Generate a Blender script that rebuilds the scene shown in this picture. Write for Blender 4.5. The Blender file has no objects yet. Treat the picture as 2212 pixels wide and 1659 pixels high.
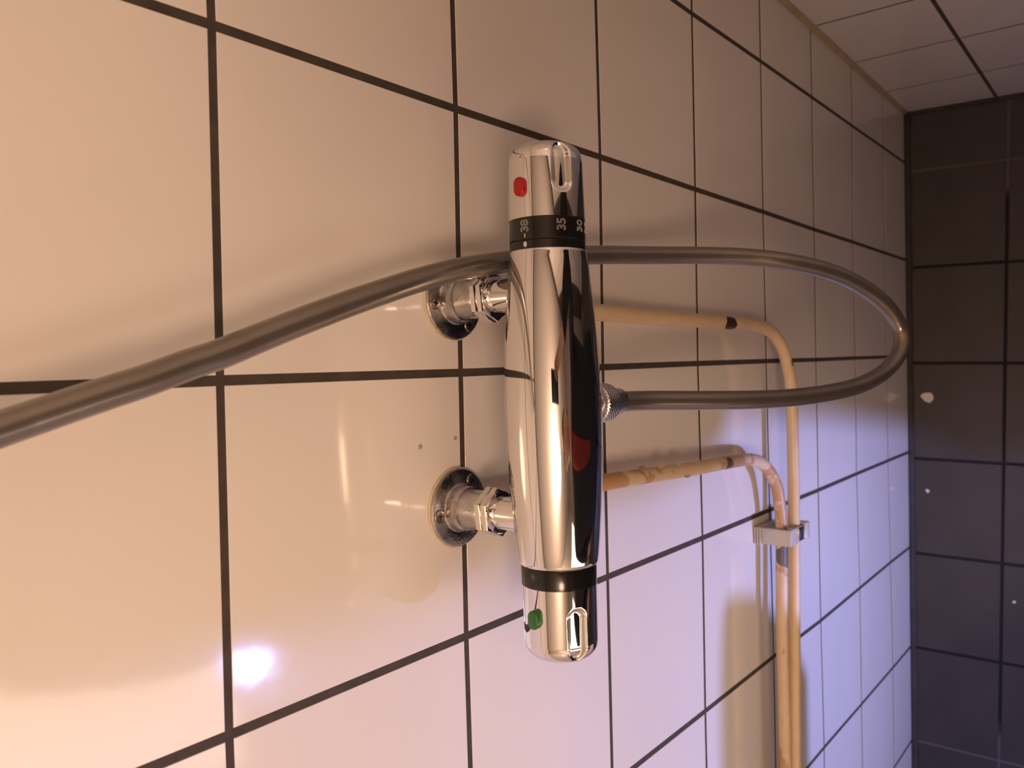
import bpy, bmesh, math, random
from math import sin, cos, pi, radians, sqrt
from mathutils import Vector, Matrix, Euler
random.seed(7)
S = bpy.context.scene
COL = S.collection

# ------------------------------------------------------------------ camera
cam_d = bpy.data.cameras.new('camera')
cam = bpy.data.objects.new('camera', cam_d); COL.objects.link(cam)
RIGHT = Vector((-0.0261104, -0.7768372, -0.6291599))
DOWN = Vector((-0.9993451, 0.0045110, 0.0359035))
FWD = Vector((-0.0250531, 0.6296853, -0.7764462))
CAM = Vector((0.0063652, -0.4117187, 1.8114263))
M = Matrix((RIGHT, -DOWN, -FWD)).transposed().to_4x4()
M.translation = CAM
cam.matrix_world = M
cam_d.sensor_fit = 'HORIZONTAL'; cam_d.sensor_width = 36.0
cam_d.lens = 1737.42 / 2212 * 36.0
cam_d.clip_start = 0.01; cam_d.clip_end = 50
cam_d.dof.use_dof = True
cam_d.dof.focus_distance = 0.60
cam_d.dof.aperture_fstop = 11.0
S.camera = cam

# ------------------------------------------------------------------ world, lights, exposure
w = bpy.data.worlds.new('world'); S.world = w; w.use_nodes = True
w.node_tree.nodes['Background'].inputs[0].default_value = (0.02, 0.02, 0.025, 1)
w.node_tree.nodes['Background'].inputs[1].default_value = 0.3
S.view_settings.view_transform = 'Standard'; S.view_settings.look = 'None'
S.view_settings.exposure = 0.0; S.view_settings.gamma = 1.0
S.view_settings.use_curve_mapping = False

def light(name, kind, loc, energy, color, target=None, **kw):
    d = bpy.data.lights.new(name, kind); d.energy = energy; d.color = color
    for k, v in kw.items(): setattr(d, k, v)
    o = bpy.data.objects.new(name, d); COL.objects.link(o); o.location = loc
    if target is not None:
        o.rotation_euler = (Vector(target) - Vector(loc)).to_track_quat('-Z', 'Y').to_euler()
    return o
LAMP = (-0.32, -0.90, 2.25)
lamp = light('ceiling_lamp_light', 'POINT', LAMP, 21.5, (1.0, 0.64, 0.45), shadow_soft_size=0.13)
cool = light('cool_light', 'AREA', (-0.73, -1.42, 0.66), 6.6, (0.34, 0.40, 1.0), target=(-0.30, 0, 0.55), shape='DISK', size=0.06)
cool.data.spread = radians(95)
warm_fill = light('warm_fill_light', 'AREA', (-0.82, -1.50, 1.25), 2.8, (1.0, 0.76, 0.60), target=(-0.20, 0, 1.45), shape='RECTANGLE', size=0.35, size_y=1.1)  # added soft warm fill for the back wall; the room has no doorway
warm_fill.data.spread = radians(110)

# ------------------------------------------------------------------ materials
def nmat(name):
    m = bpy.data.materials.new(name); m.use_nodes = True
    nt = m.node_tree; b = nt.nodes['Principled BSDF']
    return m, nt, b
def N(nt, t, **kw):
    n = nt.nodes.new(t)
    for k, v in kw.items():
        if k.startswith('i_'):
            n.inputs[k[2:].replace('_', ' ')].default_value = v
        else: setattr(n, k, v)
    return n
def simple(name, col, rough=0.5, metal=0.0, noise=0.0, nscale=30.0, bump=0.0, bscale=200.0, coat=0.0, rvar=0.0):
    m, nt, b = nmat(name)
    b.inputs['Base Color'].default_value = (*col, 1)
    b.inputs['Roughness'].default_value = rough; b.inputs['Metallic'].default_value = metal
    b.inputs['Coat Weight'].default_value = coat
    tc = N(nt, 'ShaderNodeTexCoord')
    if noise > 0 or rvar > 0:
        n = N(nt, 'ShaderNodeTexNoise'); n.inputs['Scale'].default_value = nscale; n.inputs['Detail'].default_value = 5
        nt.links.new(tc.outputs['Object'], n.inputs['Vector'])
        if noise > 0:
            r = N(nt, 'ShaderNodeMapRange')
            r.inputs['From Min'].default_value = 0.3; r.inputs['From Max'].default_value = 0.7
            r.inputs['To Min'].default_value = 1 - noise; r.inputs['To Max'].default_value = 1 + noise
            nt.links.new(n.outputs['Fac'], r.inputs['Value'])
            mx = N(nt, 'ShaderNodeVectorMath', operation='SCALE')
            mx.inputs[0].default_value = col
            nt.links.new(r.outputs['Result'], mx.inputs['Scale'])
            nt.links.new(mx.outputs['Vector'], b.inputs['Base Color'])
        if rvar > 0:
            r2 = N(nt, 'ShaderNodeMapRange')
            r2.inputs['From Min'].default_value = 0.3; r2.inputs['From Max'].default_value = 0.75
            r2.inputs['To Min'].default_value = rough; r2.inputs['To Max'].default_value = rough + rvar
            nt.links.new(n.outputs['Fac'], r2.inputs['Value'])
            nt.links.new(r2.outputs['Result'], b.inputs['Roughness'])
    if bump > 0:
        n2 = N(nt, 'ShaderNodeTexNoise'); n2.inputs['Scale'].default_value = bscale; n2.inputs['Detail'].default_value = 3
        nt.links.new(tc.outputs['Object'], n2.inputs['Vector'])
        bp = N(nt, 'ShaderNodeBump'); bp.inputs['Strength'].default_value = bump; bp.inputs['Distance'].default_value = 0.001
        nt.links.new(n2.outputs['Fac'], bp.inputs['Height']); nt.links.new(bp.outputs['Normal'], b.inputs['Normal'])
    return m

M_TILE = simple('white_glazed_tile', (0.74, 0.71, 0.66), 0.085, noise=0.02, nscale=6, bump=0.25, bscale=14)
M_TILE.node_tree.nodes['Principled BSDF'].inputs['Specular IOR Level'].default_value = 0.45
M_GROUT = simple('dark_grout', (0.055, 0.043, 0.034), 0.9, noise=0.25, nscale=60, bump=0.5, bscale=500)
M_FLOOR = simple('grey_floor_tile', (0.050, 0.045, 0.044), 0.42, noise=0.16, nscale=9, bump=0.25, bscale=300)
M_SIL_W = simple('yellowed_silicone', (0.46, 0.36, 0.23), 0.6, noise=0.12, nscale=25)
M_SIL_D = simple('grey_silicone', (0.045, 0.040, 0.036), 0.75, noise=0.2, nscale=40)
M_CHROME = simple('polished_chrome', (0.80, 0.79, 0.78), 0.035, 1.0)
M_CHROME_W = simple('worn_chrome', (0.52, 0.51, 0.50), 0.13, 1.0, noise=0.30, nscale=70, bump=0.3, bscale=400, rvar=0.28)
M_SCREW = simple('rusty_screw_steel', (0.30, 0.25, 0.21), 0.35, 1.0, noise=0.35, nscale=250)
M_BLACK = simple('black_plastic', (0.008, 0.008, 0.008), 0.16)
M_RED = simple('red_plastic', (0.36, 0.004, 0.003), 0.3)
M_GREEN = simple('green_plastic', (0.016, 0.13, 0.022), 0.3)
M_MARK = simple('white_print', (0.55, 0.53, 0.48), 0.5)
M_GASKET = simple('yellowed_gasket', (0.62, 0.55, 0.40), 0.5, noise=0.1, nscale=90)
M_HOSE = simple('satin_silver_hose', (0.26, 0.235, 0.21), 0.27, 0.75, noise=0.06, nscale=40)
M_CLIP = simple('cream_grey_plastic', (0.52, 0.51, 0.46), 0.4, noise=0.1, nscale=60)
M_CHIP = simple('white_paint_flake', (0.80, 0.74, 0.64), 0.7)
M_WATER, nt, b = nmat('clear_water')
b.inputs['Transmission Weight'].default_value = 1; b.inputs['Roughness'].default_value = 0.0; b.inputs['IOR'].default_value = 1.33

# floor grout: dark, pale towards both ends of the seen stretch
def floor_grout():
    m, nt, b = nmat('floor_grout')
    g = N(nt, 'ShaderNodeNewGeometry'); sp = N(nt, 'ShaderNodeSeparateXYZ')
    nt.links.new(g.outputs['Position'], sp.inputs[0])
    n = N(nt, 'ShaderNodeTexNoise'); n.inputs['Scale'].default_value = 14
    nt.links.new(g.outputs['Position'], n.inputs['Vector'])
    ab = N(nt, 'ShaderNodeMath', operation='ADD'); ab.inputs[1].default_value = 0.22
    nt.links.new(sp.outputs[0], ab.inputs[0])
    ab2 = N(nt, 'ShaderNodeMath', operation='ABSOLUTE'); nt.links.new(ab.outputs[0], ab2.inputs[0])
    ad = N(nt, 'ShaderNodeMath', operation='MULTIPLY_ADD'); ad.inputs[1].default_value = 0.10
    nt.links.new(n.outputs['Fac'], ad.inputs[0]); nt.links.new(ab2.outputs[0], ad.inputs[2])
    r = N(nt, 'ShaderNodeMapRange'); r.inputs['From Min'].default_value = 0.55; r.inputs['From Max'].default_value = 0.59
    nt.links.new(ad.outputs[0], r.inputs['Value'])
    mx = N(nt, 'ShaderNodeMix', data_type='RGBA')
    mx.inputs['A'].default_value = (0.012, 0.010, 0.010, 1); mx.inputs['B'].default_value = (0.13, 0.115, 0.115, 1)
    nt.links.new(r.outputs['Result'], mx.inputs['Factor']); nt.links.new(mx.outputs['Result'], b.inputs['Base Color'])
    b.inputs['Roughness'].default_value = 0.85
    return m
M_FGROUT = floor_grout()

def pipe_mat(name, paint, bare, amount, spots, scale=22.0):
    """old cream paint that has flaked off; spots = worn rings (centre, radius, colour)"""
    m, nt, b = nmat(name)
    g = N(nt, 'ShaderNodeNewGeometry')
    n = N(nt, 'ShaderNodeTexNoise'); n.inputs['Scale'].default_value = scale; n.inputs['Detail'].default_value = 6; n.inputs['Roughness'].default_value = 0.6
    mp = N(nt, 'ShaderNodeMapping'); mp.inputs['Scale'].default_value = (1, 1, 1)
    nt.links.new(g.outputs['Position'], mp.inputs['Vector']); nt.links.new(mp.outputs['Vector'], n.inputs['Vector'])
    r = N(nt, 'ShaderNodeMapRange'); r.inputs['From Min'].default_value = amount; r.inputs['From Max'].default_value = amount + 0.03
    nt.links.new(n.outputs['Fac'], r.inputs['Value'])
    n3 = N(nt, 'ShaderNodeTexNoise'); n3.inputs['Scale'].default_value = 60; n3.inputs['Detail'].default_value = 4
    nt.links.new(g.outputs['Position'], n3.inputs['Vector'])
    pv = N(nt, 'ShaderNodeMix', data_type='RGBA')
    pv.inputs['A'].default_value = (*paint, 1); pv.inputs['B'].default_value = (paint[0]*0.86, paint[1]*0.76, paint[2]*0.6, 1)
    nt.links.new(n3.outputs['Fac'], pv.inputs['Factor'])
    mx = N(nt, 'ShaderNodeMix', data_type='RGBA')
    mx.inputs['B'].default_value = (*bare, 1)
    nt.links.new(pv.outputs['Result'], mx.inputs['A'])
    nt.links.new(r.outputs['Result'], mx.inputs['Factor'])
    out = mx.outputs['Result']
    for c, rad, colr in spots:
        v = N(nt, 'ShaderNodeVectorMath', operation='DISTANCE'); v.inputs[1].default_value = c
        nt.links.new(g.outputs['Position'], v.inputs[0])
        a = N(nt, 'ShaderNodeMath', operation='MULTIPLY_ADD'); a.inputs[1].default_value = -0.022
        nt.links.new(n3.outputs['Fac'], a.inputs[0]); nt.links.new(v.outputs['Value'], a.inputs[2])
        q = N(nt, 'ShaderNodeMath', operation='LESS_THAN'); q.inputs[1].default_value = rad - 0.011
        nt.links.new(a.outputs[0], q.inputs[0])
        k = N(nt, 'ShaderNodeMix', data_type='RGBA'); k.inputs['B'].default_value = (*colr, 1)
        nt.links.new(out, k.inputs['A']); nt.links.new(q.outputs[0], k.inputs['Factor'])
        out = k.outputs['Result']
    nt.links.new(out, b.inputs['Base Color'])
    b.inputs['Roughness'].default_value = 0.42
    bp = N(nt, 'ShaderNodeBump'); bp.inputs['Strength'].default_value = 0.5; bp.inputs['Distance'].default_value = 0.0008
    nt.links.new(r.outputs['Result'], bp.inputs['Height']); bp.invert = True
    nt.links.new(bp.outputs['Normal'], b.inputs['Normal'])
    return m
M_PIPE1 = pipe_mat('cream_pipe_paint', (0.74, 0.60, 0.40), (0.62, 0.40, 0.18), 0.70,
                   [((0.0400, -0.031, 0.9331), 0.011, (0.035, 0.022, 0.015)), ((0.047, -0.0305, 0.941), 0.0085, (0.035, 0.022, 0.015)),
                    ((0.003, -0.0440, 0.789), 0.006, (0.20, 0.13, 0.07))])
M_PIPE2 = pipe_mat('flaking_pipe_paint', (0.70, 0.57, 0.41), (0.50, 0.30, 0.15), 0.52,
                   [((-0.1160, -0.029, 0.953), 0.0095, (0.10, 0.085, 0.05)), ((-0.249, -0.037, 0.806), 0.013, (0.12, 0.105, 0.095)),
                    ((-0.236, -0.037, 0.800), 0.010, (0.10, 0.09, 0.08))], scale=16.0)

# ------------------------------------------------------------------ object helpers
def link(name, bm, mat, parent=None, smooth=True, autos=None, label=None, cat=None, kind=None, group=None, loc=None):
    """bm is in world coordinates; the object's origin sits at loc (or on its parent's origin)"""
    root = Vector(loc) if loc is not None else (origin(parent) if parent else Vector((0, 0, 0)))
    if root.length > 0: bmesh.ops.translate(bm, verts=bm.verts, vec=-root)
    bmesh.ops.recalc_face_normals(bm, faces=bm.faces)
    me = bpy.data.meshes.new(name); bm.to_mesh(me); bm.free()
    for p in me.polygons: p.use_smooth = smooth
    if autos is not None and smooth:
        me.set_sharp_from_angle(angle=radians(autos))
    if mat is not None: me.materials.append(mat)
    o = bpy.data.objects.new(name, me); COL.objects.link(o)
    if parent is not None:
        o.parent = parent; o.location = root - origin(parent)
    else: o.location = root
    tag(o, label, cat, kind, group)
    return o
def origin(o):
    v = Vector(o.location)
    while o.parent: o = o.parent; v = v + Vector(o.location)
    return v
def tag(o, label=None, cat=None, kind=None, group=None):
    for k, v in (('label', label), ('category', cat), ('kind', kind), ('group', group)):
        if v: o[k] = v
    return o
def empty(name, loc, label, cat, group=None):
    o = bpy.data.objects.new(name, None); COL.objects.link(o); o.location = loc; o.empty_display_size = 0.02
    return tag(o, label, cat, None, group)

def add_box(bm, lo, hi, bevel=0.0, seg=2):
    r = bmesh.ops.create_cube(bm, size=1)
    vs = r['verts']
    for v in vs:
        v.co = Vector([(lo[i] + hi[i]) / 2 + v.co[i] * (hi[i] - lo[i]) for i in range(3)])
    if bevel > 0:
        es = list({e for v in vs for e in v.link_edges})
        bmesh.ops.bevel(bm, geom=es, offset=bevel, segments=seg, affect='EDGES', profile=0.5)
    return vs
def frame(ax):
    ax = Vector(ax).normalized()
    u = Vector((0, 0, 1)) if abs(ax.z) < 0.9 else Vector((1, 0, 0))
    u = (u - ax * u.dot(ax)).normalized(); v = ax.cross(u)
    return ax, u, v
def add_lathe(bm, base, axis, prof, seg=48, mod=None, caps=True):
    """prof: (distance along the axis, radius); mod(theta, i, r) changes the radius"""
    ax, u, v = frame(axis); base = Vector(base); rings = []
    for i, (h, r) in enumerate(prof):
        ring = []
        for k in range(seg):
            t = 2 * pi * k / seg
            rr = mod(t, h, r) if mod else r
            ring.append(bm.verts.new(base + ax * h + (u * cos(t) + v * sin(t)) * rr))
        rings.append(ring)
    for a, b_ in zip(rings, rings[1:]):
        for k in range(seg):
            bm.faces.new((a[k], a[(k+1) % seg], b_[(k+1) % seg], b_[k]))
    if caps:
        bm.faces.new(rings[0][::-1]); bm.faces.new(rings[-1])
    return rings
def add_prism(bm, base, axis, h0, h1, n, r, rot=0.0, cham=0.0):
    ax, u, v = frame(axis); base = Vector(base); rings = []
    for h, rr in ((h0, r - cham), (h0 + cham, r), (h1 - cham, r), (h1, r - cham)) if cham else ((h0, r), (h1, r)):
        rings.append([bm.verts.new(base + ax * h + (u * cos(2*pi*k/n + rot) + v * sin(2*pi*k/n + rot)) * rr) for k in range(n)])
    for a, b_ in zip(rings, rings[1:]):
        for k in range(n): bm.faces.new((a[k], a[(k+1) % n], b_[(k+1) % n], b_[k]))
    bm.faces.new(rings[0][::-1]); bm.faces.new(rings[-1])
def catmull(P, n=8):
    P = [Vector(p) for p in P]; Q = [P[0] * 2 - P[1]] + P + [P[-1] * 2 - P[-2]]; out = []
    for i in range(1, len(Q) - 2):
        a, b_, c, d = Q[i-1:i+3]
        for k in range(n):
            t = k / n
            out.append(0.5 * ((2*b_) + (c - a) * t + (2*a - 5*b_ + 4*c - d) * t*t + (3*b_ - a - 3*c + d) * t**3))
    out.append(P[-1]); return out
def smooth_path(P, it=2):
    for _ in range(it):
        P = [P[0]] + [(P[i-1] + P[i] * 2 + P[i+1]) / 4 for i in range(1, len(P) - 1)] + [P[-1]]
    return P
def add_tube(bm, P, r, seg=24):
    P = [Vector(p) for p in P]
    t0 = (P[1] - P[0]).normalized(); _, u, v = frame(t0); rings = []; prev = t0
    for i, p in enumerate(P):
        t = (P[min(i+1, len(P)-1)] - P[max(i-1, 0)]).normalized()
        q = prev.rotation_difference(t); u = q @ u; u = (u - t * u.dot(t)).normalized(); v = t.cross(u); prev = t
        rr = r(i / (len(P) - 1)) if callable(r) else r
        rings.append([bm.verts.new(p + (u * cos(2*pi*k/seg) + v * sin(2*pi*k/seg)) * rr) for k in range(seg)])
    for a, b_ in zip(rings, rings[1:]):
        for k in range(seg): bm.faces.new((a[k], a[(k+1) % seg], b_[(k+1) % seg], b_[k]))
    bm.faces.new(rings[0][::-1]); bm.faces.new(rings[-1])

# ------------------------------------------------------------------ structure
def slab(name, lo, hi, mat):
    bm = bmesh.new(); add_box(bm, lo, hi)
    return link(name, bm, mat, smooth=False, kind='structure')
JOINT = 0.0027
TD = 0.0005          # how far the tile faces stand out of the joints
WIDE = 0.0003       # the upright joints are a little wider
def tile_bm(P, n, gap=JOINT, wide=True, bev=0.0004, depth=TD, tilt=0.00010):
    """P: four corner points of the joint grid on the face plane, n: normal towards the room"""
    P = [Vector(p) for p in P]; n = Vector(n); c = sum(P, Vector()) / 4; bm = bmesh.new()
    dz = [random.uniform(-tilt, tilt) for _ in range(4)]
    def ring(g, h):
        out = []
        for i in range(4):
            a = (P[i-1] - P[i]).normalized(); b_ = (P[(i+1) % 4] - P[i]).normalized()
            ga = g + (WIDE if abs(a.z) < 0.5 and wide else 0); gb = g + (WIDE if abs(b_.z) < 0.5 and wide else 0)
            out.append(bm.verts.new(P[i] + a * ga + b_ * gb + n * (h + dz[i])))
        return out
    rs = [ring(gap, -depth - 0.001)]
    for k in range(4):
        t = k / 3 * pi / 2
        rs.append(ring(gap + bev * (1 - cos(t)), -bev + bev * sin(t)))
    for a, b_ in zip(rs, rs[1:]):
        for k in range(4): bm.faces.new((a[k], a[(k+1) % 4], b_[(k+1) % 4], b_[k]))
    bm.faces.new(rs[-1]); bm.faces.new(rs[0][::-1])
    return bm

XR = 0.5045                                  # corner with the right wall
ZT = 2.44
wall = slab('wall_back', (-1.6, TD, -0.1), (XR + 0.1, 0.12, ZT), M_GROUT)
NODES = {(2,3):(0.3962,0.9639), (2,4):(0.3974,0.7645), (2,5):(0.3977,0.5659), (2,6):(0.3978,0.3639), (2,7):(0.3985,0.1670), (1,0):(0.1999,1.5611), (1,1):(0.1987,1.3619), (1,2):(0.1991,1.1626), (1,3):(0.1989,0.9643), (1,4):(0.1992,0.7651), (1,5):(0.1986,0.5649), (1,6):(0.1993,0.3694), (0,0):(0.0013,1.5636), (0,1):(0.0007,1.3643), (0,2):(0.0010,1.1663), (0,3):(0.0013,0.9667), (0,4):(0.0012,0.7641), (0,5):(0.0006,0.5664), (-1,0):(-0.1995,1.5657), (-1,1):(-0.1991,1.3663), (-1,2):(-0.1984,1.1667), (-1,3):(-0.1989,0.9639), (-1,5):(-0.1991,0.5657), (-1,6):(-0.1983,0.3678), (-1,7):(-0.1980,0.1647), (-2,3):(-0.3989,0.9658), (-2,4):(-0.3987,0.7561), (-2,5):(-0.4009,0.5642), (-2,6):(-0.3985,0.3584), (-2,7):(-0.3960,0.1569), (-3,5):(-0.6008,0.5583), (-3,6):(-0.6023,0.3594), (-3,7):(-0.6035,0.1497)}
def node(i, j):
    if i == 3:
        return (XR - 0.003, node(2, j)[1])
    if j == 8:
        return (node(i, 7)[0], 0.006)
    if (i, j) in NODES: return NODES[(i, j)]
    # carry the nearest measured row/column on
    xs = [v[0] - 0.2 * k[0] for k, v in NODES.items() if k[0] == i]
    zs = [v[1] + 0.2 * k[1] - 1.5636 for k, v in NODES.items() if k[1] == j and abs(k[0] - i) <= 2]
    return (0.2 * i + (sum(xs) / len(xs) if xs else 0), 1.5636 - 0.2 * j + (sum(zs) / len(zs) if zs else 0))
for i in range(-5, 3):
    for j in range(-3, 8):
        a, b_, c, d = node(i, j), node(i+1, j), node(i+1, j+1), node(i, j+1)
        bm = tile_bm([(a[0], 0, a[1]), (b_[0], 0, b_[1]), (c[0], 0, c[1]), (d[0], 0, d[1])], (0, -1, 0))
        ctr = Vector(((a[0]+c[0])/2, 0, (a[1]+c[1])/2))
        link('tile', bm, M_TILE, wall, smooth=False, loc=ctr)

# right wall
def RW(y, z): return Vector((XR + 0.0048 * z - 0.004 + 0.0136 * y, y, z))
bm = bmesh.new()
q = [RW(0.003, -0.25) , RW(-2.6, -0.25), RW(-2.6, ZT), RW(0.003, ZT)]
vs = [bm.verts.new(p + Vector((TD, 0, 0))) for p in q] + [bm.verts.new(p + Vector((0.12, 0, 0))) for p in q]
for f in ((0,1,2,3),(7,6,5,4),(0,4,5,1),(1,5,6,2),(2,6,7,3),(3,7,4,0)): bm.faces.new([vs[k] for k in f])
rwall = link('wall_right', bm, M_GROUT, smooth=False, kind='structure')
YW = [-0.003, -0.1619] + [-0.1619 - 0.1985 * k for k in range(1, 9)]
def rz(k, y): return max(-0.1982 * k + 1.3558 + 0.0035 * y, 0.067 * y + 0.002)
rn = Vector((-1, 0.0136, 0.0048)).normalized()
for a in range(len(YW) - 1):
    for k in range(-5, 7):
        y0, y1 = YW[a], YW[a+1]
        P = [RW(y0, rz(k, y0)), RW(y1, rz(k, y1)), RW(y1, rz(k+1, y1)), RW(y0, rz(k+1, y0))]
        link('tile', tile_bm(P, rn), M_TILE, rwall, smooth=False, loc=sum(P, Vector()) / 4)

# floor, falling slightly away from the wall
def FZ(x, y): return -0.0108 * x + 0.0674 * y if y > -0.8 else -0.0108 * x - 0.0674 * 0.8
bm = bmesh.new()
for (y0, y1) in ((0.01, -0.8), (-0.8, -2.6)):
    t = [Vector((x, y, FZ(x, max(y, -0.8)) - 0.0015)) for x, y in ((-1.6, y0), (0.62, y0), (0.62, y1), (-1.6, y1))]
    vs = [bm.verts.new(p) for p in t] + [bm.verts.new(p - Vector((0, 0, 0.1))) for p in t]
    for f in ((3,2,1,0),(4,5,6,7),(0,1,5,4),(2,3,7,6),(1,2,6,5),(3,0,4,7)): bm.faces.new([vs[k] for k in f])
floor = link('floor', bm, M_FGROUT, smooth=False, kind='structure')
PF, FO, AN = 0.1966, -0.0135, 0.0205
YF = [-0.004, -0.1718] + [-0.1718 - PF * k for k in range(1, 9)]
fn = Vector((0.0108, -0.0674, 1)).normalized()
for a in range(len(YF) - 1):
    for k in range(-5, 3):
        def FG(kk, y):
            x = min(FO + kk * PF + sin(AN) * y, XR - 0.01)
            yy = y - (sin(AN) * x if y < -0.01 else 0)
            return Vector((x, yy, FZ(x, yy)))
        P = [FG(k, YF[a]), FG(k+1, YF[a]), FG(k+1, YF[a+1]), FG(k, YF[a+1])]
        if P[1].x - P[0].x < 0.03: continue
        link('floor_tile', tile_bm(P, fn if a < 4 else (0, 0, 1), gap=0.0030, wide=False, bev=0.0004), M_FLOOR, floor, smooth=False, loc=sum(P, Vector()) / 4)

# rest of the room, behind the photographer
slab('wall_left', (-1.12, -2.6, -0.25), (-1.0, 0.12, ZT), M_TILE)
slab('wall_front', (-1.72, -2.72, -0.25), (0.62, -2.6, ZT), simple('painted_front_wall', (0.30, 0.27, 0.24), 0.6))
slab('ceiling', (-1.72, -2.72, ZT), (0.62, 0.12, ZT + 0.1), simple('ceiling_paint', (0.80, 0.76, 0.68), 0.6))

# silicone beads in the corners
bm = bmesh.new()
add_tube(bm, [(XR - 0.0035 + 0.0048 * z, -0.0015, z) for z in [k * 0.04 for k in range(61)]], 0.0062, 12)
link('trim_1', bm, M_SIL_W, kind='structure')
bm = bmesh.new()
P = []
for k in range(60):
    x = -1.6 + k * (XR + 1.6) / 59
    P.append((x, -0.003, FZ(x, 0) + 0.0005))
add_tube(bm, P, lambda t: 0.0075 + 0.0008 * sin(t * 90), 12)
link('trim_2', bm, M_SIL_D, kind='structure')
bm = bmesh.new()
add_tube(bm, [(RW(y, FZ(XR, y)).x - 0.001, y, FZ(XR, y) + 0.001) for y in [-k * 0.05 for k in range(17)]], 0.006, 10)
link('trim_3', bm, M_SIL_D, kind='structure')

# ------------------------------------------------------------------ thermostatic shower mixer
AY = -0.093
def AZ(x): return 1.3755 + 0.0167 * x
ADIR = Vector((1, 0, 0.0167)).normalized()
mixer = empty('shower_mixer', (-0.024, 0, AZ(-0.024)), 'chrome thermostatic shower mixer bar with a red and a green button on the tiled wall', 'shower mixer')
def ax_base(x): return Vector((x, AY, AZ(x)))
def surf(x, th, r):
    """point on the bar: th = 0 faces the room, 90 degrees faces up"""
    return ax_base(x) + Vector((0, -cos(th) * r, sin(th) * r))
def lathe_x(prof, seg=96, mod=None):
    bm = bmesh.new(); base = Vector((0, AY, AZ(0))); rings = []
    for x, r in prof:
        ring = []
        for k in range(seg):
            th = 2 * pi * k / seg
            rr = mod(x, th, r) if mod else r
            ring.append(bm.verts.new(surf(x, th, rr)))
        rings.append(ring)
    for a, b_ in zip(rings, rings[1:]):
        for k in range(seg): bm.faces.new((a[k], a[(k+1) % seg], b_[(k+1) % seg], b_[k]))
    bm.faces.new(rings[0][::-1]); bm.faces.new(rings[-1])
    return bm
def rbody(x):
    c = -0.030
    if x > c: t = (x - c) / (0.0805 - c); return 0.0326 - (0.0326 - 0.0256) * t ** 1.9
    t = (c - x) / (c + 0.1265); return 0.0326 - (0.0326 - 0.0272) * t ** 1.9
prof = []
for k in range(6):
    t = k / 5 * pi / 2; prof.append((-0.1290 + 0.0035 * (1 - cos(t)), rbody(-0.1265) - 0.0032 * (1 - sin(t))))
for k in range(1, 60): prof.append((-0.1255 + k * (0.078 + 0.1255) / 60, rbody(-0.1255 + k * (0.078 + 0.1255) / 60)))
for k in range(6):
    t = k / 5 * pi / 2; prof.append((0.078 + 0.0028 * sin(t), rbody(0.078) - 0.0016 * (1 - cos(t))))
link('body', lathe_x(prof, 128), M_CHROME, mixer, autos=50)

def knob(name, x0, x1, r0, r1, dimples, label=None):
    """x0: ring side, x1: free end"""
    s = 1 if x1 > x0 else -1; Lk = abs(x1 - x0); prof = []
    n = 46; rc = 0.0135
    for k in range(n): 
        h = k / n * (Lk - rc); prof.append((x0 + s * h, r0 + (r1 - r0) * h / Lk))
    for k in range(25):
        t = k / 24 * pi / 2
        prof.append((x0 + s * (Lk - rc + rc * sin(t) ** 1.0 * 0.80), r1 - 0.0125 * (1 - cos(t))))
    rl = prof[-1][1]; xe = prof[-1][0]
    for k in range(1, 9):
        prof.append((xe + s * 0.2 * rc * sin(k / 8 * pi / 2), rl * (1 - k / 8) + 0.0002))
    def mod(x, th, r):
        h = abs(x - x0)
        for d, h0, h1 in dimples:
            a = (th - d + pi) % (2 * pi) - pi
            w = a * r0                                       # arc distance
            hh = 0 if h0 <= h <= h1 else (h0 - h if h < h0 else h - h1)
            q = sqrt(w * w + hh * hh) / 0.0068
            if q < 1.15:
                f = max(0.0, 1 - q * q)
                r -= 0.0034 * min(1.0, f * 1.9) ** 0.9
        return r
    return link(name, lathe_x(prof, 180, mod), M_CHROME, mixer, autos=60, label=label)
TH = lambda d: radians(d)
kt = knob('temperature_knob', 0.1002, 0.1528, 0.0255, 0.0246, [(TH(28), 0.0225, 0.041), (TH(-92), 0.0225, 0.041), (TH(148), 0.0225, 0.041)])
kf = knob('flow_knob', -0.1417, -0.1950, 0.0255, 0.0248, [(TH(28), 0.019, 0.041), (TH(-92), 0.019, 0.041), (TH(148), 0.019, 0.041)])

def button(x, th, mat, parent, lift, half=0.0062):
    """oval push button standing proud on top of a knob"""
    bm = bmesh.new(); n = 28; rings = []
    w = 0.0042
    for h, sc in ((-0.004, 1.0), (lift - 0.0009, 1.0), (lift - 0.0003, 0.95), (lift, 0.86)):
        ring = []
        for k in range(n):
            t = 2 * pi * k / n
            px = (half - w) * (1 if cos(t) > 0 else -1) + w * cos(t); pt = w * sin(t)
            px *= 1 - (1 - sc) * 0.8; pt *= sc
            c = surf(x, th, 0.0254 + h)
            tang = Vector((0, sin(th), cos(th)))
            ring.append(bm.verts.new(c + Vector((px, 0, 0)) + tang * pt))
        rings.append(ring)
    for a, b_ in zip(rings, rings[1:]):
        for k in range(n): bm.faces.new((a[k], a[(k+1) % n], b_[(k+1) % n], b_[k]))
    bm.faces.new(rings[0][::-1]); bm.faces.new(rings[-1])
    return link('button', bm, mat, parent, autos=40, label='red safety button' if mat is M_RED else 'green eco button')
button(0.1196, TH(93), M_RED, kt, 0.0026)
button(-0.1612, TH(93), M_GREEN, kf, 0.0040)

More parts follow.
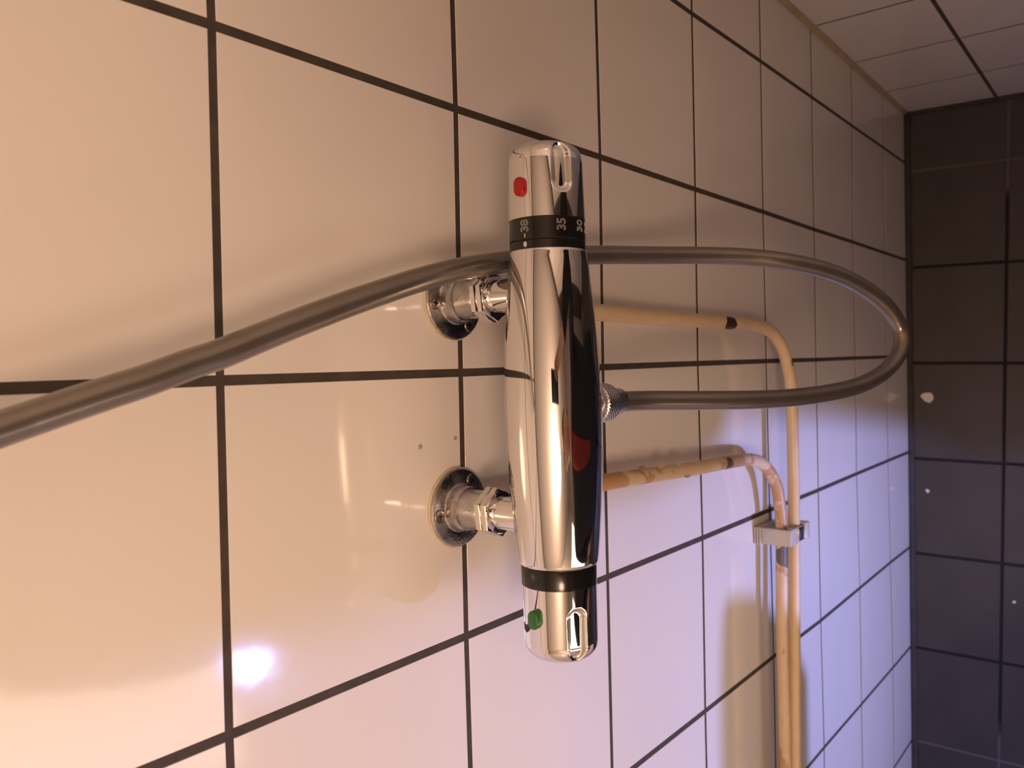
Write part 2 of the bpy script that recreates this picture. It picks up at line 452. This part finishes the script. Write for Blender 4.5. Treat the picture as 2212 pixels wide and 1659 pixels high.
bm = lathe_x([(0.0860, 0.0225), (0.0860, 0.02515), (0.0864, 0.02545), (0.0998, 0.02545), (0.1004, 0.0251), (0.1004, 0.0225)])
scale = link('scale_ring', bm, M_BLACK, mixer, autos=30, label='black ring with temperature numbers')
bm = lathe_x([(0.0795, 0.0225), (0.0795, 0.02545), (0.0852, 0.02545), (0.0857, 0.0251), (0.0857, 0.0225)])
index = link('index_ring', bm, M_BLACK, mixer, autos=30, label='black ring with a white index dot')
bm = lathe_x([(-0.1424, 0.0225), (-0.1424, 0.0252), (-0.1418, 0.02555), (-0.1295, 0.02555), (-0.1285, 0.0250), (-0.1285, 0.0225)])
link('spacer_ring', bm, M_BLACK, mixer, autos=30, label='plain black ring beside the green button knob')

def wrap_text(txt, x, th, size, parent):
    cu = bpy.data.curves.new('number', 'FONT'); cu.body = txt; cu.size = size; cu.align_x = 'CENTER'; cu.align_y = 'CENTER'
    cu.fill_mode = 'NONE'; cu.bevel_depth = 0.00011; cu.bevel_resolution = 1; cu.resolution_u = 4; cu.space_character = 0.95
    ob = bpy.data.objects.new('tmp_number', cu); COL.objects.link(ob)
    bpy.context.view_layer.update()
    dg = bpy.context.evaluated_depsgraph_get()
    me = bpy.data.meshes.new_from_object(ob.evaluated_get(dg))
    bpy.data.objects.remove(ob); bpy.data.curves.remove(cu)
    bm = bmesh.new(); bm.from_mesh(me); bpy.data.meshes.remove(me)
    for v in bm.verts:
        r = 0.02552 + v.co.z
        v.co = surf(x + v.co.x, th + v.co.y / 0.0255, r)
    return link('number', bm, M_MARK, parent, smooth=False)
for txt, th in (('40', 138), ('38', 88), ('35', 32), ('30', -3), ('25', -28), ('20', -60)):
    wrap_text(txt, 0.0945, TH(th), 0.0084, scale)
def mark(bm, x, th, lx, lt, n=16):
    top = [bm.verts.new(surf(x + lx * cos(2*pi*k/n), th + lt * sin(2*pi*k/n) / 0.0255, 0.02572)) for k in range(n)]
    bot = [bm.verts.new(surf(x + lx * cos(2*pi*k/n), th + lt * sin(2*pi*k/n) / 0.0255, 0.0250)) for k in range(n)]
    bm.faces.new(top); bm.faces.new(bot[::-1])
    for k in range(n): bm.faces.new((bot[k], bot[(k+1) % n], top[(k+1) % n], top[k]))
bm = bmesh.new(); mark(bm, 0.0884, TH(88), 0.0014, 0.0004); link('tick_mark', bm, M_MARK, scale, smooth=False)
bm = bmesh.new(); mark(bm, 0.0828, TH(88), 0.0018, 0.0013); link('index_dot', bm, M_MARK, index, smooth=False)

# hot and cold inlets of the bar
def inlet(fx, fz):
    c = Vector((fx, 0, fz))
    bm = bmesh.new()
    add_lathe(bm, c, (0, -1, 0), [(0.036, 0.0112), (0.043, 0.0118), (0.0705, 0.0122)], 48)
    st = link('inlet', bm, M_CHROME, mixer, autos=30, loc=c)
    bm = bmesh.new()
    add_lathe(bm, c, (0, -1, 0), [(0.0312, 0.0146), (0.0316, 0.0154), (0.0440, 0.0154), (0.0446, 0.0128)], 64)
    add_prism(bm, c, (0, -1, 0), 0.0322, 0.0374, 6, 0.0182, radians(97), 0.0007)
    add_prism(bm, c, (0, -1, 0), 0.0380, 0.0432, 6, 0.0182, radians(97), 0.0007)
    link('union_nut', bm, M_CHROME, mixer, autos=25, loc=c)
F1 = (0.0544, 1.3728); F2 = (-0.0995, 1.3740)
inlet(*F1); inlet(*F2)

# outlet under the bar
bm = bmesh.new(); xo = -0.0235
add_lathe(bm, (xo, AY, 1.349), (0, 0, -1), [(0, 0.0150), (0.0100, 0.0150), (0.0115, 0.0142), (0.0130, 0.0112), (0.0200, 0.0110)], 64)
link('outlet', bm, M_CHROME, mixer, autos=30, loc=(xo, AY, 1.345))

# ------------------------------------------------------------------ wall flanges
def flange(fx, fz, screws, label, chip):
    c = Vector((fx, 0, fz))
    root = empty('wall_flange', c, label, 'pipe flange', 'flanges behind the mixer')
    bm = bmesh.new(); add_lathe(bm, c, (0, -1, 0), [(-0.0004, 0.0298), (0.0012, 0.0302), (0.0021, 0.0298)], 64)
    link('gasket', bm, M_GASKET, root, autos=30)
    bm = bmesh.new(); 
    prof = [(0.0018, 0.0290), (0.0030, 0.0293), (0.0042, 0.0286), (0.0047, 0.0270), (0.0050, 0.0182), (0.0058, 0.0172), (0.0085, 0.0168), (0.0125, 0.0165),
            (0.0142, 0.0158), (0.0146, 0.0146), (0.0150, 0.0146), (0.0310, 0.0144)]
    def cut(t, h, r):
        # small flat on the lower rim, as on the real plate
        a = (t - pi + pi) % (2 * pi) - pi
        return min(r, 0.0278 / max(0.2, cos(a))) if r > 0.02 else r
    ax, u, v = frame((0, -1, 0))
    add_lathe(bm, c, (0, -1, 0), prof, 96, lambda t, h, r: (min(r, 0.0272 / max(0.2, -cos(t))) if (r > 0.026 and cos(t) < -0.3) else r))
    link('plate', bm, M_CHROME_W, root, autos=28)
    for a in screws:
        sx, sz = c.x + 0.0228 * cos(a), c.z + 0.0228 * sin(a)
        sc = Vector((sx, -0.0046, sz))
        bm = bmesh.new()
        add_lathe(bm, sc, (0, -1, 0), [(0, 0.0051), (0.0005, 0.0051), (0.0010, 0.0045), (0.0012, 0.0030), (0.0012, 0.0022), (0.0010, 0.0008)], 24)
        so = link('screw', bm, M_SCREW, root, autos=30, loc=sc)
        bm = bmesh.new(); rot = random.uniform(0, pi / 2)
        for kk in range(2):
            m = Matrix.Translation(sc + Vector((0, -0.00105, 0))) @ Matrix.Rotation(rot + kk * pi / 2, 4, 'Y')
            vs = add_box(bm, (-0.0026, -0.0003, -0.0005), (0.0026, 0.0003, 0.0005))
            bmesh.ops.transform(bm, matrix=m, verts=vs)
        link('recess_shade', bm, M_BLACK, so, smooth=False)  # solid black cross on the head stands in for the shade of its recess
    return root
flange(F1[0], F1[1], [radians(97), radians(217), radians(-23)], 'round chromed wall flange with screws, nearest the red button end', 0)
flange(F2[0], F2[1], [radians(98), radians(224), radians(-34)], 'round chromed wall flange with screws, nearest the green button end', 0)

# ------------------------------------------------------------------ pipes
def bend_path(P, n=8, it=3): return smooth_path(catmull(P, n), it)
p1 = [(0.0520, -0.0175, 1.3600), (0.0510, -0.0185, 1.3200), (0.0499, -0.0220, 1.2085), (0.0484, -0.022, 1.118), (0.0477, -0.022, 1.02), (0.0472, -0.022, 0.9364), (0.0464, -0.024, 0.8677), (0.0384, -0.03, 0.8243), (0.0173, -0.036, 0.8021), (-0.0113, -0.037, 0.7852), (-0.0416, -0.037, 0.7760), (-0.132, -0.037, 0.7735), (-0.2223, -0.037, 0.7755), (-0.3725, -0.037, 0.7811), (-0.5279, -0.037, 0.7869), (-0.9, -0.037, 0.79), (-0.999, -0.037, 0.79)]
bm = bmesh.new(); add_tube(bm, bend_path(p1), 0.0076, 24)
pipe1 = link('water_pipe', bm, M_PIPE1, label='cream painted water pipe with one dark chip, coming down by the red button end', cat='pipe', loc=(0.05, 0, 0.79), group='water pipes below the mixer')
p2 = [(-0.1000, -0.0175, 1.3600), (-0.1003, -0.0185, 1.3100), (-0.1018, -0.022, 1.2036), (-0.1065, -0.022, 1.10), (-0.1103, -0.022, 1.0257), (-0.1134, -0.022, 0.9311), (-0.1179, -0.022, 0.8705), (-0.1286, -0.027, 0.8430), (-0.1539, -0.03, 0.8165), (-0.1855, -0.03, 0.8042), (-0.2185, -0.03, 0.8006), (-0.367, -0.03, 0.8045), (-0.5237, -0.03, 0.8023), (-0.9, -0.03, 0.806), (-0.999, -0.03, 0.806)]
bm = bmesh.new(); add_tube(bm, bend_path(p2), 0.0076, 24)
pipe2 = link('water_pipe', bm, M_PIPE2, label='water pipe with flaking cream paint over orange brown, below the green button end', cat='pipe', loc=(-0.1, 0, 0.8), group='water pipes below the mixer')
def flake(bm, c, d1, d2, lift, n=7):
    """small curled, jagged paint flake standing off the pipe"""
    c = Vector(c); d1 = Vector(d1); d2 = Vector(d2); nrm = d1.cross(d2).normalized(); pts = []
    for k in range(n):
        t = 2 * pi * k / n; r = random.uniform(0.55, 1.0)
        pts.append(c + d1 * cos(t) * r + d2 * sin(t) * r + nrm * lift * (cos(t) * 0.5 + 0.5))
    up = [bm.verts.new(p + nrm * 0.0002) for p in pts]; dn = [bm.verts.new(p - nrm * 0.0002) for p in pts]
    bm.faces.new(up); bm.faces.new(dn[::-1])
    for k in range(n): bm.faces.new((dn[k], dn[(k+1) % n], up[(k+1) % n], up[k]))
M_FLK = simple('cream_paint_flake', (0.62, 0.50, 0.35), 0.6)
for (x, y, z, a, b_, l) in ((-0.0985, -0.0235, 1.133, 0.0065, 0.012, 0.005), (-0.0985, -0.0260, 1.102, 0.0045, 0.014, 0.002), (-0.1000, -0.027, 1.068, 0.004, 0.010, 0.002),
                            (-0.1030, -0.0285, 1.030, 0.0035, 0.007, 0.002), (-0.1140, -0.029, 1.055, 0.003, 0.012, 0.001)):
    bm = bmesh.new(); flake(bm, (x, y, z), (a, 0.001, 0), (0, -0.0015, b_), -l)
    link('paint_flake', bm, M_FLK, pipe2, smooth=False, loc=(x, y, z))

# double pipe clip on the wall
clip = empty('pipe_clip', (-0.222, 0, 0.79), 'cream grey plastic double clip holding both pipes to the tiles', 'pipe clip')
xa, xb = -0.2330, -0.2115
bm = bmesh.new(); add_box(bm, (xa, -0.0105, 0.757), (xb, -0.0002, 0.8160), 0.0008)
link('base', bm, M_CLIP, clip, autos=30)
bm = bmesh.new(); add_box(bm, (xa + 0.0005, -0.0445, 0.8105), (xb - 0.0005, -0.0100, 0.8172), 0.0007)
add_box(bm, (xa + 0.0005, -0.0478, 0.7905), (xb - 0.0005, -0.0400, 0.8168), 0.001)
link('upper_jaw', bm, M_CLIP, clip, autos=30)
for k in range(3):
    bm = bmesh.new(); y = -0.0022 - 0.0034 * k
    add_box(bm, (xa - 0.0002, y - 0.0011, 0.8150), (xb + 0.0002, y + 0.0011, 0.8194), 0.0003, 1)
    link('rib', bm, M_CLIP, clip, autos=30)
bm = bmesh.new(); add_box(bm, (xa + 0.0025, -0.0490, 0.7665), (xb - 0.001, -0.0448, 0.7900), 0.0012)
link('strap', bm, M_CHROME, clip, autos=30, label='shiny front strap')
bm = bmesh.new(); add_box(bm, (xa + 0.001, -0.0500, 0.7520), (xb + 0.002, -0.0300, 0.7660), 0.0022, 3)
link('lower_jaw', bm, M_CLIP, clip, autos=30)

# ------------------------------------------------------------------ shower hose
hp = [(-0.0238, AY, 1.312), (-0.0240, AY, 1.302), (-0.0242, -0.0935, 1.2900), (-0.0249, -0.0995, 1.2600), (-0.0266, -0.1205, 1.2218), (-0.0282, -0.1418, 1.1814), (-0.0292, -0.1604, 1.1277), (-0.0270, -0.1785, 1.0744), (-0.0214, -0.1938, 1.0296), (-0.0090, -0.2054, 0.9885), (0.0100, -0.2124, 0.9640), (0.0318, -0.2105, 0.9575), (0.0530, -0.2030, 0.9746), (0.0715, -0.1883, 1.0052), (0.0845, -0.1709, 1.0447), (0.0924, -0.1472, 1.0856), (0.0975, -0.118, 1.1120), (0.0988, -0.088, 1.1480), (0.0969, -0.067, 1.1950), (0.0938, -0.052, 1.2520), (0.0873, -0.046, 1.3140),
      (0.0742, -0.0500, 1.3952), (0.0672, -0.0515, 1.4291), (0.0595, -0.0520, 1.4591), (0.0516, -0.0515, 1.4856), (0.0440, -0.0505, 1.5097), (0.0365, -0.0492, 1.5318), (0.0293, -0.0478, 1.5522), (0.0220, -0.0464, 1.5719), (0.0150, -0.0452, 1.5906), (0.0096, -0.0440, 1.6085), (0.0034, -0.0430, 1.6265), (-0.0015, -0.0422, 1.6434), (-0.0062, -0.0415, 1.6592), (-0.0107, -0.0410, 1.6740), (-0.0149, -0.0410, 1.6881), (-0.036, -0.043, 1.76), (-0.058, -0.046, 1.86), (-0.072, -0.05, 1.97), (-0.08, -0.05, 2.10)]
hose = empty('shower_hose', (-0.024, AY, 1.30), 'smooth silver grey shower hose looping from under the mixer and back up behind it', 'shower hose')
path = smooth_path(catmull(hp, 10), 6)
bm = bmesh.new(); add_tube(bm, path, 0.0077, 32)
link('tube', bm, M_HOSE, hose)
# knurled nut
bm = bmesh.new(); seg = 120
def knurl(t, h, r):
    if 0.0012 < h < 0.0205:
        a = t * 34 / (2 * pi); c_ = h / 0.0030
        return r + 0.0007 * (abs((a + c_) % 1 - 0.5) + abs((a - c_) % 1 - 0.5)) - 0.0003
    return r
pr = [(0.0, 0.0124), (0.0010, 0.0140)] + [(0.0014 + 0.00045 * k, 0.0143 - 0.0022 * max(0, (k - 26) / 16) ** 2) for k in range(43)] + [(0.0208, 0.0104), (0.0212, 0.0099), (0.0345, 0.0099), (0.0352, 0.0094), (0.0352, 0.0078)]
add_lathe(bm, (-0.0237, AY, 1.3275), (0, 0, -1), pr, 272, knurl)
link('knurled_nut', bm, simple('knurled_chrome', (0.70, 0.70, 0.71), 0.28, 1.0), hose, autos=50, label='chrome nut with knurled grip')
# ------------------------------------------------------------------ bits on the floor and tiles
def chip(x, y, size, h, label, seed, n=9):
    random.seed(seed); z = FZ(x, y) + 0.0003; c = Vector((x, y, z)); bm = bmesh.new(); up = []; dn = []
    for k in range(n):
        t = 2 * pi * k / n; r = size * random.uniform(0.6, 1.0)
        p = c + Vector((cos(t) * r, sin(t) * r * 1.1, 0)); p.z = FZ(p.x, p.y) + 0.0003
        dn.append(bm.verts.new(p)); up.append(bm.verts.new(p * 0.92 + c * 0.08 + Vector((0, 0, h * random.uniform(0.5, 1)))))
    bm.faces.new(up); bm.faces.new(dn[::-1])
    for k in range(n): bm.faces.new((dn[k], dn[(k+1) % n], up[(k+1) % n], up[k]))
    link('paint_chip', bm, M_CHIP, smooth=False, loc=c, label=label, cat='paint chip', group='paint chips on the floor')
chip(-0.0835, -0.034, 0.0135, 0.002, 'largest cream paint chip lying on the dark floor tile near the hose loop', 3)
chip(-0.2762, -0.034, 0.0045, 0.0015, 'small pale paint chip on the floor beyond the pipe clip', 5)
chip(-0.4829, -0.1832, 0.0040, 0.0012, 'tiny pale paint chip on the floor at the edge of the picture', 8)
for k, (x, z, r) in enumerate(((-0.0509, 1.4092, 0.0021), (-0.0479, 1.3684 + 0.004, 0.0019))):
    bm = bmesh.new()
    add_lathe(bm, (x, 0.0001, z), (0, -1, 0), [(0.0, r), (r * 0.12, r * 0.86), (r * 0.20, r * 0.55), (r * 0.24, r * 0.2)], 20)
    link('water_drop', bm, M_WATER, loc=(x, 0, z), label=('small clear water drop clinging to the middle of the tile above the flanges', 'small clear water drop at the joint between the two wall flanges')[k], cat='water drop')

# ------------------------------------------------------------------ photographer and phone, seen mirrored in the chrome
def skin_obj(name, verts, edges, mat, parent, sub=2, label=None, root_i=0):
    ro = origin(parent)
    me = bpy.data.meshes.new(name)
    me.from_pydata([tuple(Vector(v[:3]) - ro) for v in verts], edges, [])
    o = bpy.data.objects.new(name, me); COL.objects.link(o)
    m = o.modifiers.new('s', 'SKIN'); m.use_smooth_shade = True
    sv = me.skin_vertices[0].data
    for i, v in enumerate(verts):
        sv[i].radius = (v[3], v[4] if len(v) > 4 else v[3]); sv[i].use_root = (i == root_i)
    if sub:
        k = o.modifiers.new('u', 'SUBSURF'); k.levels = sub; k.render_levels = sub
    bpy.context.view_layer.update()
    nm = bpy.data.meshes.new_from_object(o.evaluated_get(bpy.context.evaluated_depsgraph_get()))
    o.modifiers.clear(); o.data = nm; bpy.data.meshes.remove(me); nm.name = name
    nm.materials.clear(); nm.materials.append(mat)
    for p in nm.polygons: p.use_smooth = True
    o.parent = parent; tag(o, label); return o
M_SKIN = simple('skin', (0.42, 0.24, 0.16), 0.5)
M_COAT = simple('dark_coat_cloth', (0.010, 0.010, 0.012), 0.95, noise=0.2, nscale=60, bump=0.4, bscale=300)
M_SHIRT = simple('red_shirt_cloth', (0.30, 0.045, 0.03), 0.9)
M_HAIR = simple('dark_hair', (0.02, 0.014, 0.010), 0.6, noise=0.4, nscale=120)
M_SHOE = simple('black_shoe', (0.015, 0.015, 0.015), 0.5)
PX, PY = -0.14, -0.74
fz = FZ(PX, -0.8)
person = empty('person', (PX, PY, fz), 'person in long dark coat and red shirt holding up a phone', 'person')
V = [(PX, PY, 0.93, .13, .10), (PX, PY, 1.10, .12, .09), (PX, PY - .01, 1.30, .14, .095), (PX, PY - .01, 1.42, .12, .08), (PX, PY, 1.51, .055, .055), (PX, PY + .01, 1.565, .050, .052),
     (PX, PY + .004, 1.61, .048, .050), (PX, PY + .002, 1.65, .046, .050), (PX, PY, 1.69, .040, .045),                                  # 6-8 up into the head
     (PX - .17, PY - .01, 1.455, .052), (PX - .260, PY - .02, 1.19, .040), (PX - .255, PY + .04, .95, .026),                       # 9-11 left arm
     (PX + .17, PY - .01, 1.455, .052), (PX + .345, PY + .14, 1.345, .040), (0.085, -0.545, 1.600, .026),                           # 12-14 right arm
     (PX - .09, PY, .86, .085), (PX - .10, PY + .01, .49, .055), (PX - .11, PY - .01, .05 + fz + .03, .036), (PX - .12, PY + .10, fz + .035, .034, .028),
     (PX + .09, PY, .86, .085), (PX + .10, PY + .01, .49, .055), (PX + .11, PY - .01, .05 + fz + .03, .036), (PX + .12, PY + .10, fz + .035, .034, .028)]
Eg = [(0,1),(1,2),(2,3),(3,4),(4,5),(5,6),(6,7),(7,8),(3,9),(9,10),(10,11),(3,12),(12,13),(13,14),(0,15),(15,16),(16,17),(17,18),(0,19),(19,20),(20,21),(21,22)]
# left palm with relaxed fingers
def hand(wrist_i, palm, tips, thumb, r=0.0085):
    V.append((*palm, .030, .016)); pi_ = len(V) - 1; Eg.append((wrist_i, pi_))
    for chain in tips + [thumb]:
        last = pi_
        for q in chain:
            V.append((*q, r)); Eg.append((last, len(V) - 1)); last = len(V) - 1
lw = Vector((PX - .255, PY + .04, .95)); pl = lw + Vector((0, .015, -.075))
hand(11, pl, [[pl + Vector((0.004, -.030 + .020 * k, -.040)), pl + Vector((0.012, -.032 + .021 * k, -.068)), pl + Vector((0.026, -.032 + .021 * k, -.088 - .004 * (k in (1, 2))))] for k in range(4)],
     [pl + Vector((.018, .036, -.010)), pl + Vector((.026, .046, -.036))])
# right hand round the lower half of the phone
PC = CAM + RIGHT * 0.052 - FWD * 0.0075 + DOWN * 0.015
def ph(a, b_, c): return PC + RIGHT * a + DOWN * b_ + FWD * c        # a along the phone, b towards image-down (-x), c towards the scene
pr_ = ph(0.062, -0.044, -0.016)
hand(14, pr_, [[ph(0.072 - .021 * k, -0.047, 0.006), ph(0.070 - .021 * k, -0.030, 0.0155), ph(0.069 - .021 * k, -0.010 - .004 * abs(k - 1.5), 0.0160)] for k in range(4)],
     [ph(0.045, -0.040, -0.022), ph(0.022, -0.022, -0.0175)], r=0.0078)
body = skin_obj('body', V, Eg, M_SKIN, person, 1)
# eyes, mouth
for sx in (-1, 1):
    bm = bmesh.new(); c = Vector((PX + sx * .031, PY + .0800, 1.700))
    bmesh.ops.create_uvsphere(bm, u_segments=16, v_segments=10, radius=.0115, matrix=Matrix.Translation(c))
    e = link('eye', bm, simple('eye_white', (0.75, 0.72, 0.68), 0.2), person, loc=c)
    bm = bmesh.new(); bmesh.ops.create_uvsphere(bm, u_segments=12, v_segments=8, radius=.0055, matrix=Matrix.Translation(c + Vector((0, .0078, .001))))
    link('iris', bm, M_HAIR, e, loc=c)
def head_bm(grow=0.0, hair=False):
    bm = bmesh.new(); bmesh.ops.create_uvsphere(bm, u_segments=64, v_segments=48, radius=1)
    g = lambda x, y, z, cx, cy, cz, w: math.exp(-(((x - cx) ** 2 + (y - cy) ** 2 + (z - cz) ** 2) / (w * w)))
    for v in bm.verts:
        x, y, z = v.co
        jaw = 1 - 0.30 * max(0, -z - 0.1) ** 1.2
        X = x * 0.076 * jaw; Y = y * 0.098 * (1 - 0.12 * max(0, -z)) + (0.012 if z < 0 and y > 0 else 0) * min(1, -z * 2); Z = z * 0.118
        if not hair:
            Y += 0.026 * g(x, y, z, 0, .98, -.12, .16) + 0.012 * g(x, y, z, 0, .98, .06, .13)             # nose
            Y += 0.006 * g(x, y, z, 0, .85, .34, .35) + 0.009 * g(x, y, z, 0, .72, -.72, .22)              # brow, chin
            Y += 0.006 * g(x, y, z, 0, .92, -.40, .17)                                                       # lips
            for sx in (-1, 1):
                Y -= 0.010 * g(x, y, z, sx * .40, .90, .10, .17)                                              # eye sockets
                X += sx * 0.018 * g(x, y, z, sx, -.06, 0.0, .20); Y -= 0.006 * g(x, y, z, sx, -.06, 0.0, .20)  # ears
        else:
            X *= 1 + grow; Y *= 1 + grow; Z *= 1 + grow
        v.co = Vector((PX + X, PY + .005 + Y, 1.695 + Z))
    if hair:
        dead = [v for v in bm.verts if (v.co.z < 1.735 and v.co.y > PY + .010) or v.co.z < 1.645]
        bmesh.ops.delete(bm, geom=dead, context='VERTS')
        bmesh.ops.solidify(bm, geom=bm.faces[:], thickness=0.006)
    return bm
link('head', head_bm(), M_SKIN, person)
link('hair', head_bm(0.09, True), M_HAIR, person)
bm = bmesh.new(); c = Vector((PX, PY + .099, 1.648))
bmesh.ops.create_uvsphere(bm, u_segments=16, v_segments=8, radius=1, matrix=Matrix.Translation(c) @ Matrix.Diagonal((.022, .006, .006, 1)))
link('mouth', bm, simple('lips', (0.38, 0.15, 0.12), 0.45), person, loc=c)
# coat: body and skirt as one shell, sleeves joined; skirt added to block light
bm = bmesh.new(); rings = []
for z, rx, ry in ((0.30, .255, .150), (0.33, .255, .150), (0.60, .235, .140), (0.90, .215, .130), (1.05, .190, .120), (1.20, .200, .125), (1.36, .215, .125), (1.45, .200, .110), (1.50, .130, .085), (1.525, .075, .075), (1.515, .065, .065)):
    ring = []
    for k in range(48):
        t = 2 * pi * k / 48
        f = 1 + 0.025 * sin(7 * t + z * 3) * max(0, (1.1 - z))
        ring.append(bm.verts.new(Vector((PX + rx * 1.18 * f * cos(t), PY - .005 + ry * f * sin(t), z))))
    rings.append(ring)
for a, b_ in zip(rings, rings[1:]):
    for k in range(48): bm.faces.new((a[k], a[(k+1) % 48], b_[(k+1) % 48], b_[k]))
add_tube(bm, catmull([(PX - .14, PY - .01, 1.44), (PX - .21, PY - .01, 1.40), (PX - .260, PY - .02, 1.19), (PX - .255, PY + .035, .975)], 6), lambda t: 0.068 - 0.022 * t, 20)
add_tube(bm, catmull([(PX + .14, PY - .01, 1.44), (PX + .22, PY + .02, 1.42), (PX + .345, PY + .14, 1.345), (PX + .31, PY + .165, 1.46), (0.100, -0.550, 1.575)], 6), lambda t: 0.066 - 0.026 * t, 20)
link('coat', bm, M_COAT, person)
bm = bmesh.new(); cols = []
for z, ry in ((0.98, .126), (1.05, .122), (1.20, .127), (1.36, .127), (1.45, .112), (1.50, .087)):
    w_ = 0.018 + 0.02 * max(0, (z - 0.98) / 0.5)
    cols.append([bm.verts.new((PX + w_ * (q - 2) / 2, PY - .005 + ry + 0.003 - 0.0005 * (q - 2) ** 2, z)) for q in range(5)])
for a, b_ in zip(cols, cols[1:]):
    for k in range(4): bm.faces.new((a[k], a[k+1], b_[k+1], b_[k]))
r = bmesh.ops.solidify(bm, geom=bm.faces[:], thickness=0.004)
link('shirt', bm, M_SHIRT, person, label='red shirt between the open coat fronts')
for sx in (-1, 1):
    bm = bmesh.new(); x = PX + sx * .118
    add_box(bm, (x - .047, PY - .085, fz - 0.001), (x + .047, PY + .175, fz + .025), .012, 3)
    add_box(bm, (x - .043, PY - .080, fz + .02), (x + .043, PY + .10, fz + .085), .03, 4)
    link('shoe', bm, M_SHOE, person, autos=50)

phone = empty('phone', PC, 'black phone held upright in the raised hand, mirrored in the chrome bar', 'phone')
def slab_on(lo, hi, bev, name, mat):
    bm = bmesh.new(); add_box(bm, lo, hi, bev, 3)
    Mx = Matrix((RIGHT, DOWN, FWD)).transposed().to_4x4(); Mx.translation = PC
    bmesh.ops.transform(bm, matrix=Mx, verts=bm.verts)
    return link(name, bm, mat, phone, autos=40)
slab_on((-0.073, -0.0355, -0.004), (0.073, 0.0355, 0.004), 0.0035, 'case', simple('phone_black', (0.01, 0.01, 0.01), 0.3))
slab_on((-0.070, -0.0325, -0.0046), (0.070, 0.0325, -0.0041), 0.0001, 'screen', simple('dark_screen_glass', (0.02, 0.02, 0.02), 0.08))
slab_on((-0.066, -0.031, 0.0040), (-0.034, 0.001, 0.0052), 0.001, 'lens_plate', simple('lens_black', (0.01, 0.01, 0.01), 0.15))

# unseen basin on the left wall, added to cast the wedge shadow
bc = Vector((-0.718, -0.452, 0.81))
basin = empty('shadow_basin', (-1.0, -0.452, 0.83), 'unseen white wash basin on the left wall, added for its shadow', 'basin')
bm = bmesh.new(); rings = []
def brow(z, sx, sy, n=40):
    out = []
    for k in range(n):
        t = 2 * pi * k / n; c_, s_ = cos(t), sin(t)
        x = (abs(c_) ** 0.6) * (1 if c_ > 0 else -1) * sx * 0.83; y = (abs(s_) ** 0.6) * (1 if s_ > 0 else -1) * sy * 0.68
        out.append(bm.verts.new(bc + Vector((x, y, z))))
    return out
for z, sx, sy in ((-0.17, .20, .10), (-0.13, .26, .14), (-0.05, .325, .19), (0.0, .338, .20), (0.008, .333, .195), (0.004, .30, .165), (-0.04, .27, .145), (-0.10, .20, .10), (-0.12, .05, .04)):
    rings.append(brow(z, sx, sy))
for a, b_ in zip(rings, rings[1:]):
    for k in range(40): bm.faces.new((a[k], a[(k+1) % 40], b_[(k+1) % 40], b_[k]))
bm.faces.new(rings[0][::-1]); bm.faces.new(rings[-1])
link('bowl', bm, simple('basin_ceramic', (0.78, 0.77, 0.74), 0.12), basin, autos=40)
bm = bmesh.new()
add_tube(bm, catmull([(-0.95, -0.452, 0.79), (-0.95, -0.452, 0.92), (-0.93, -0.452, 0.97), (-0.87, -0.452, 0.98), (-0.84, -0.452, 0.95)], 6), 0.011, 16)
link('tap', bm, M_CHROME, basin)
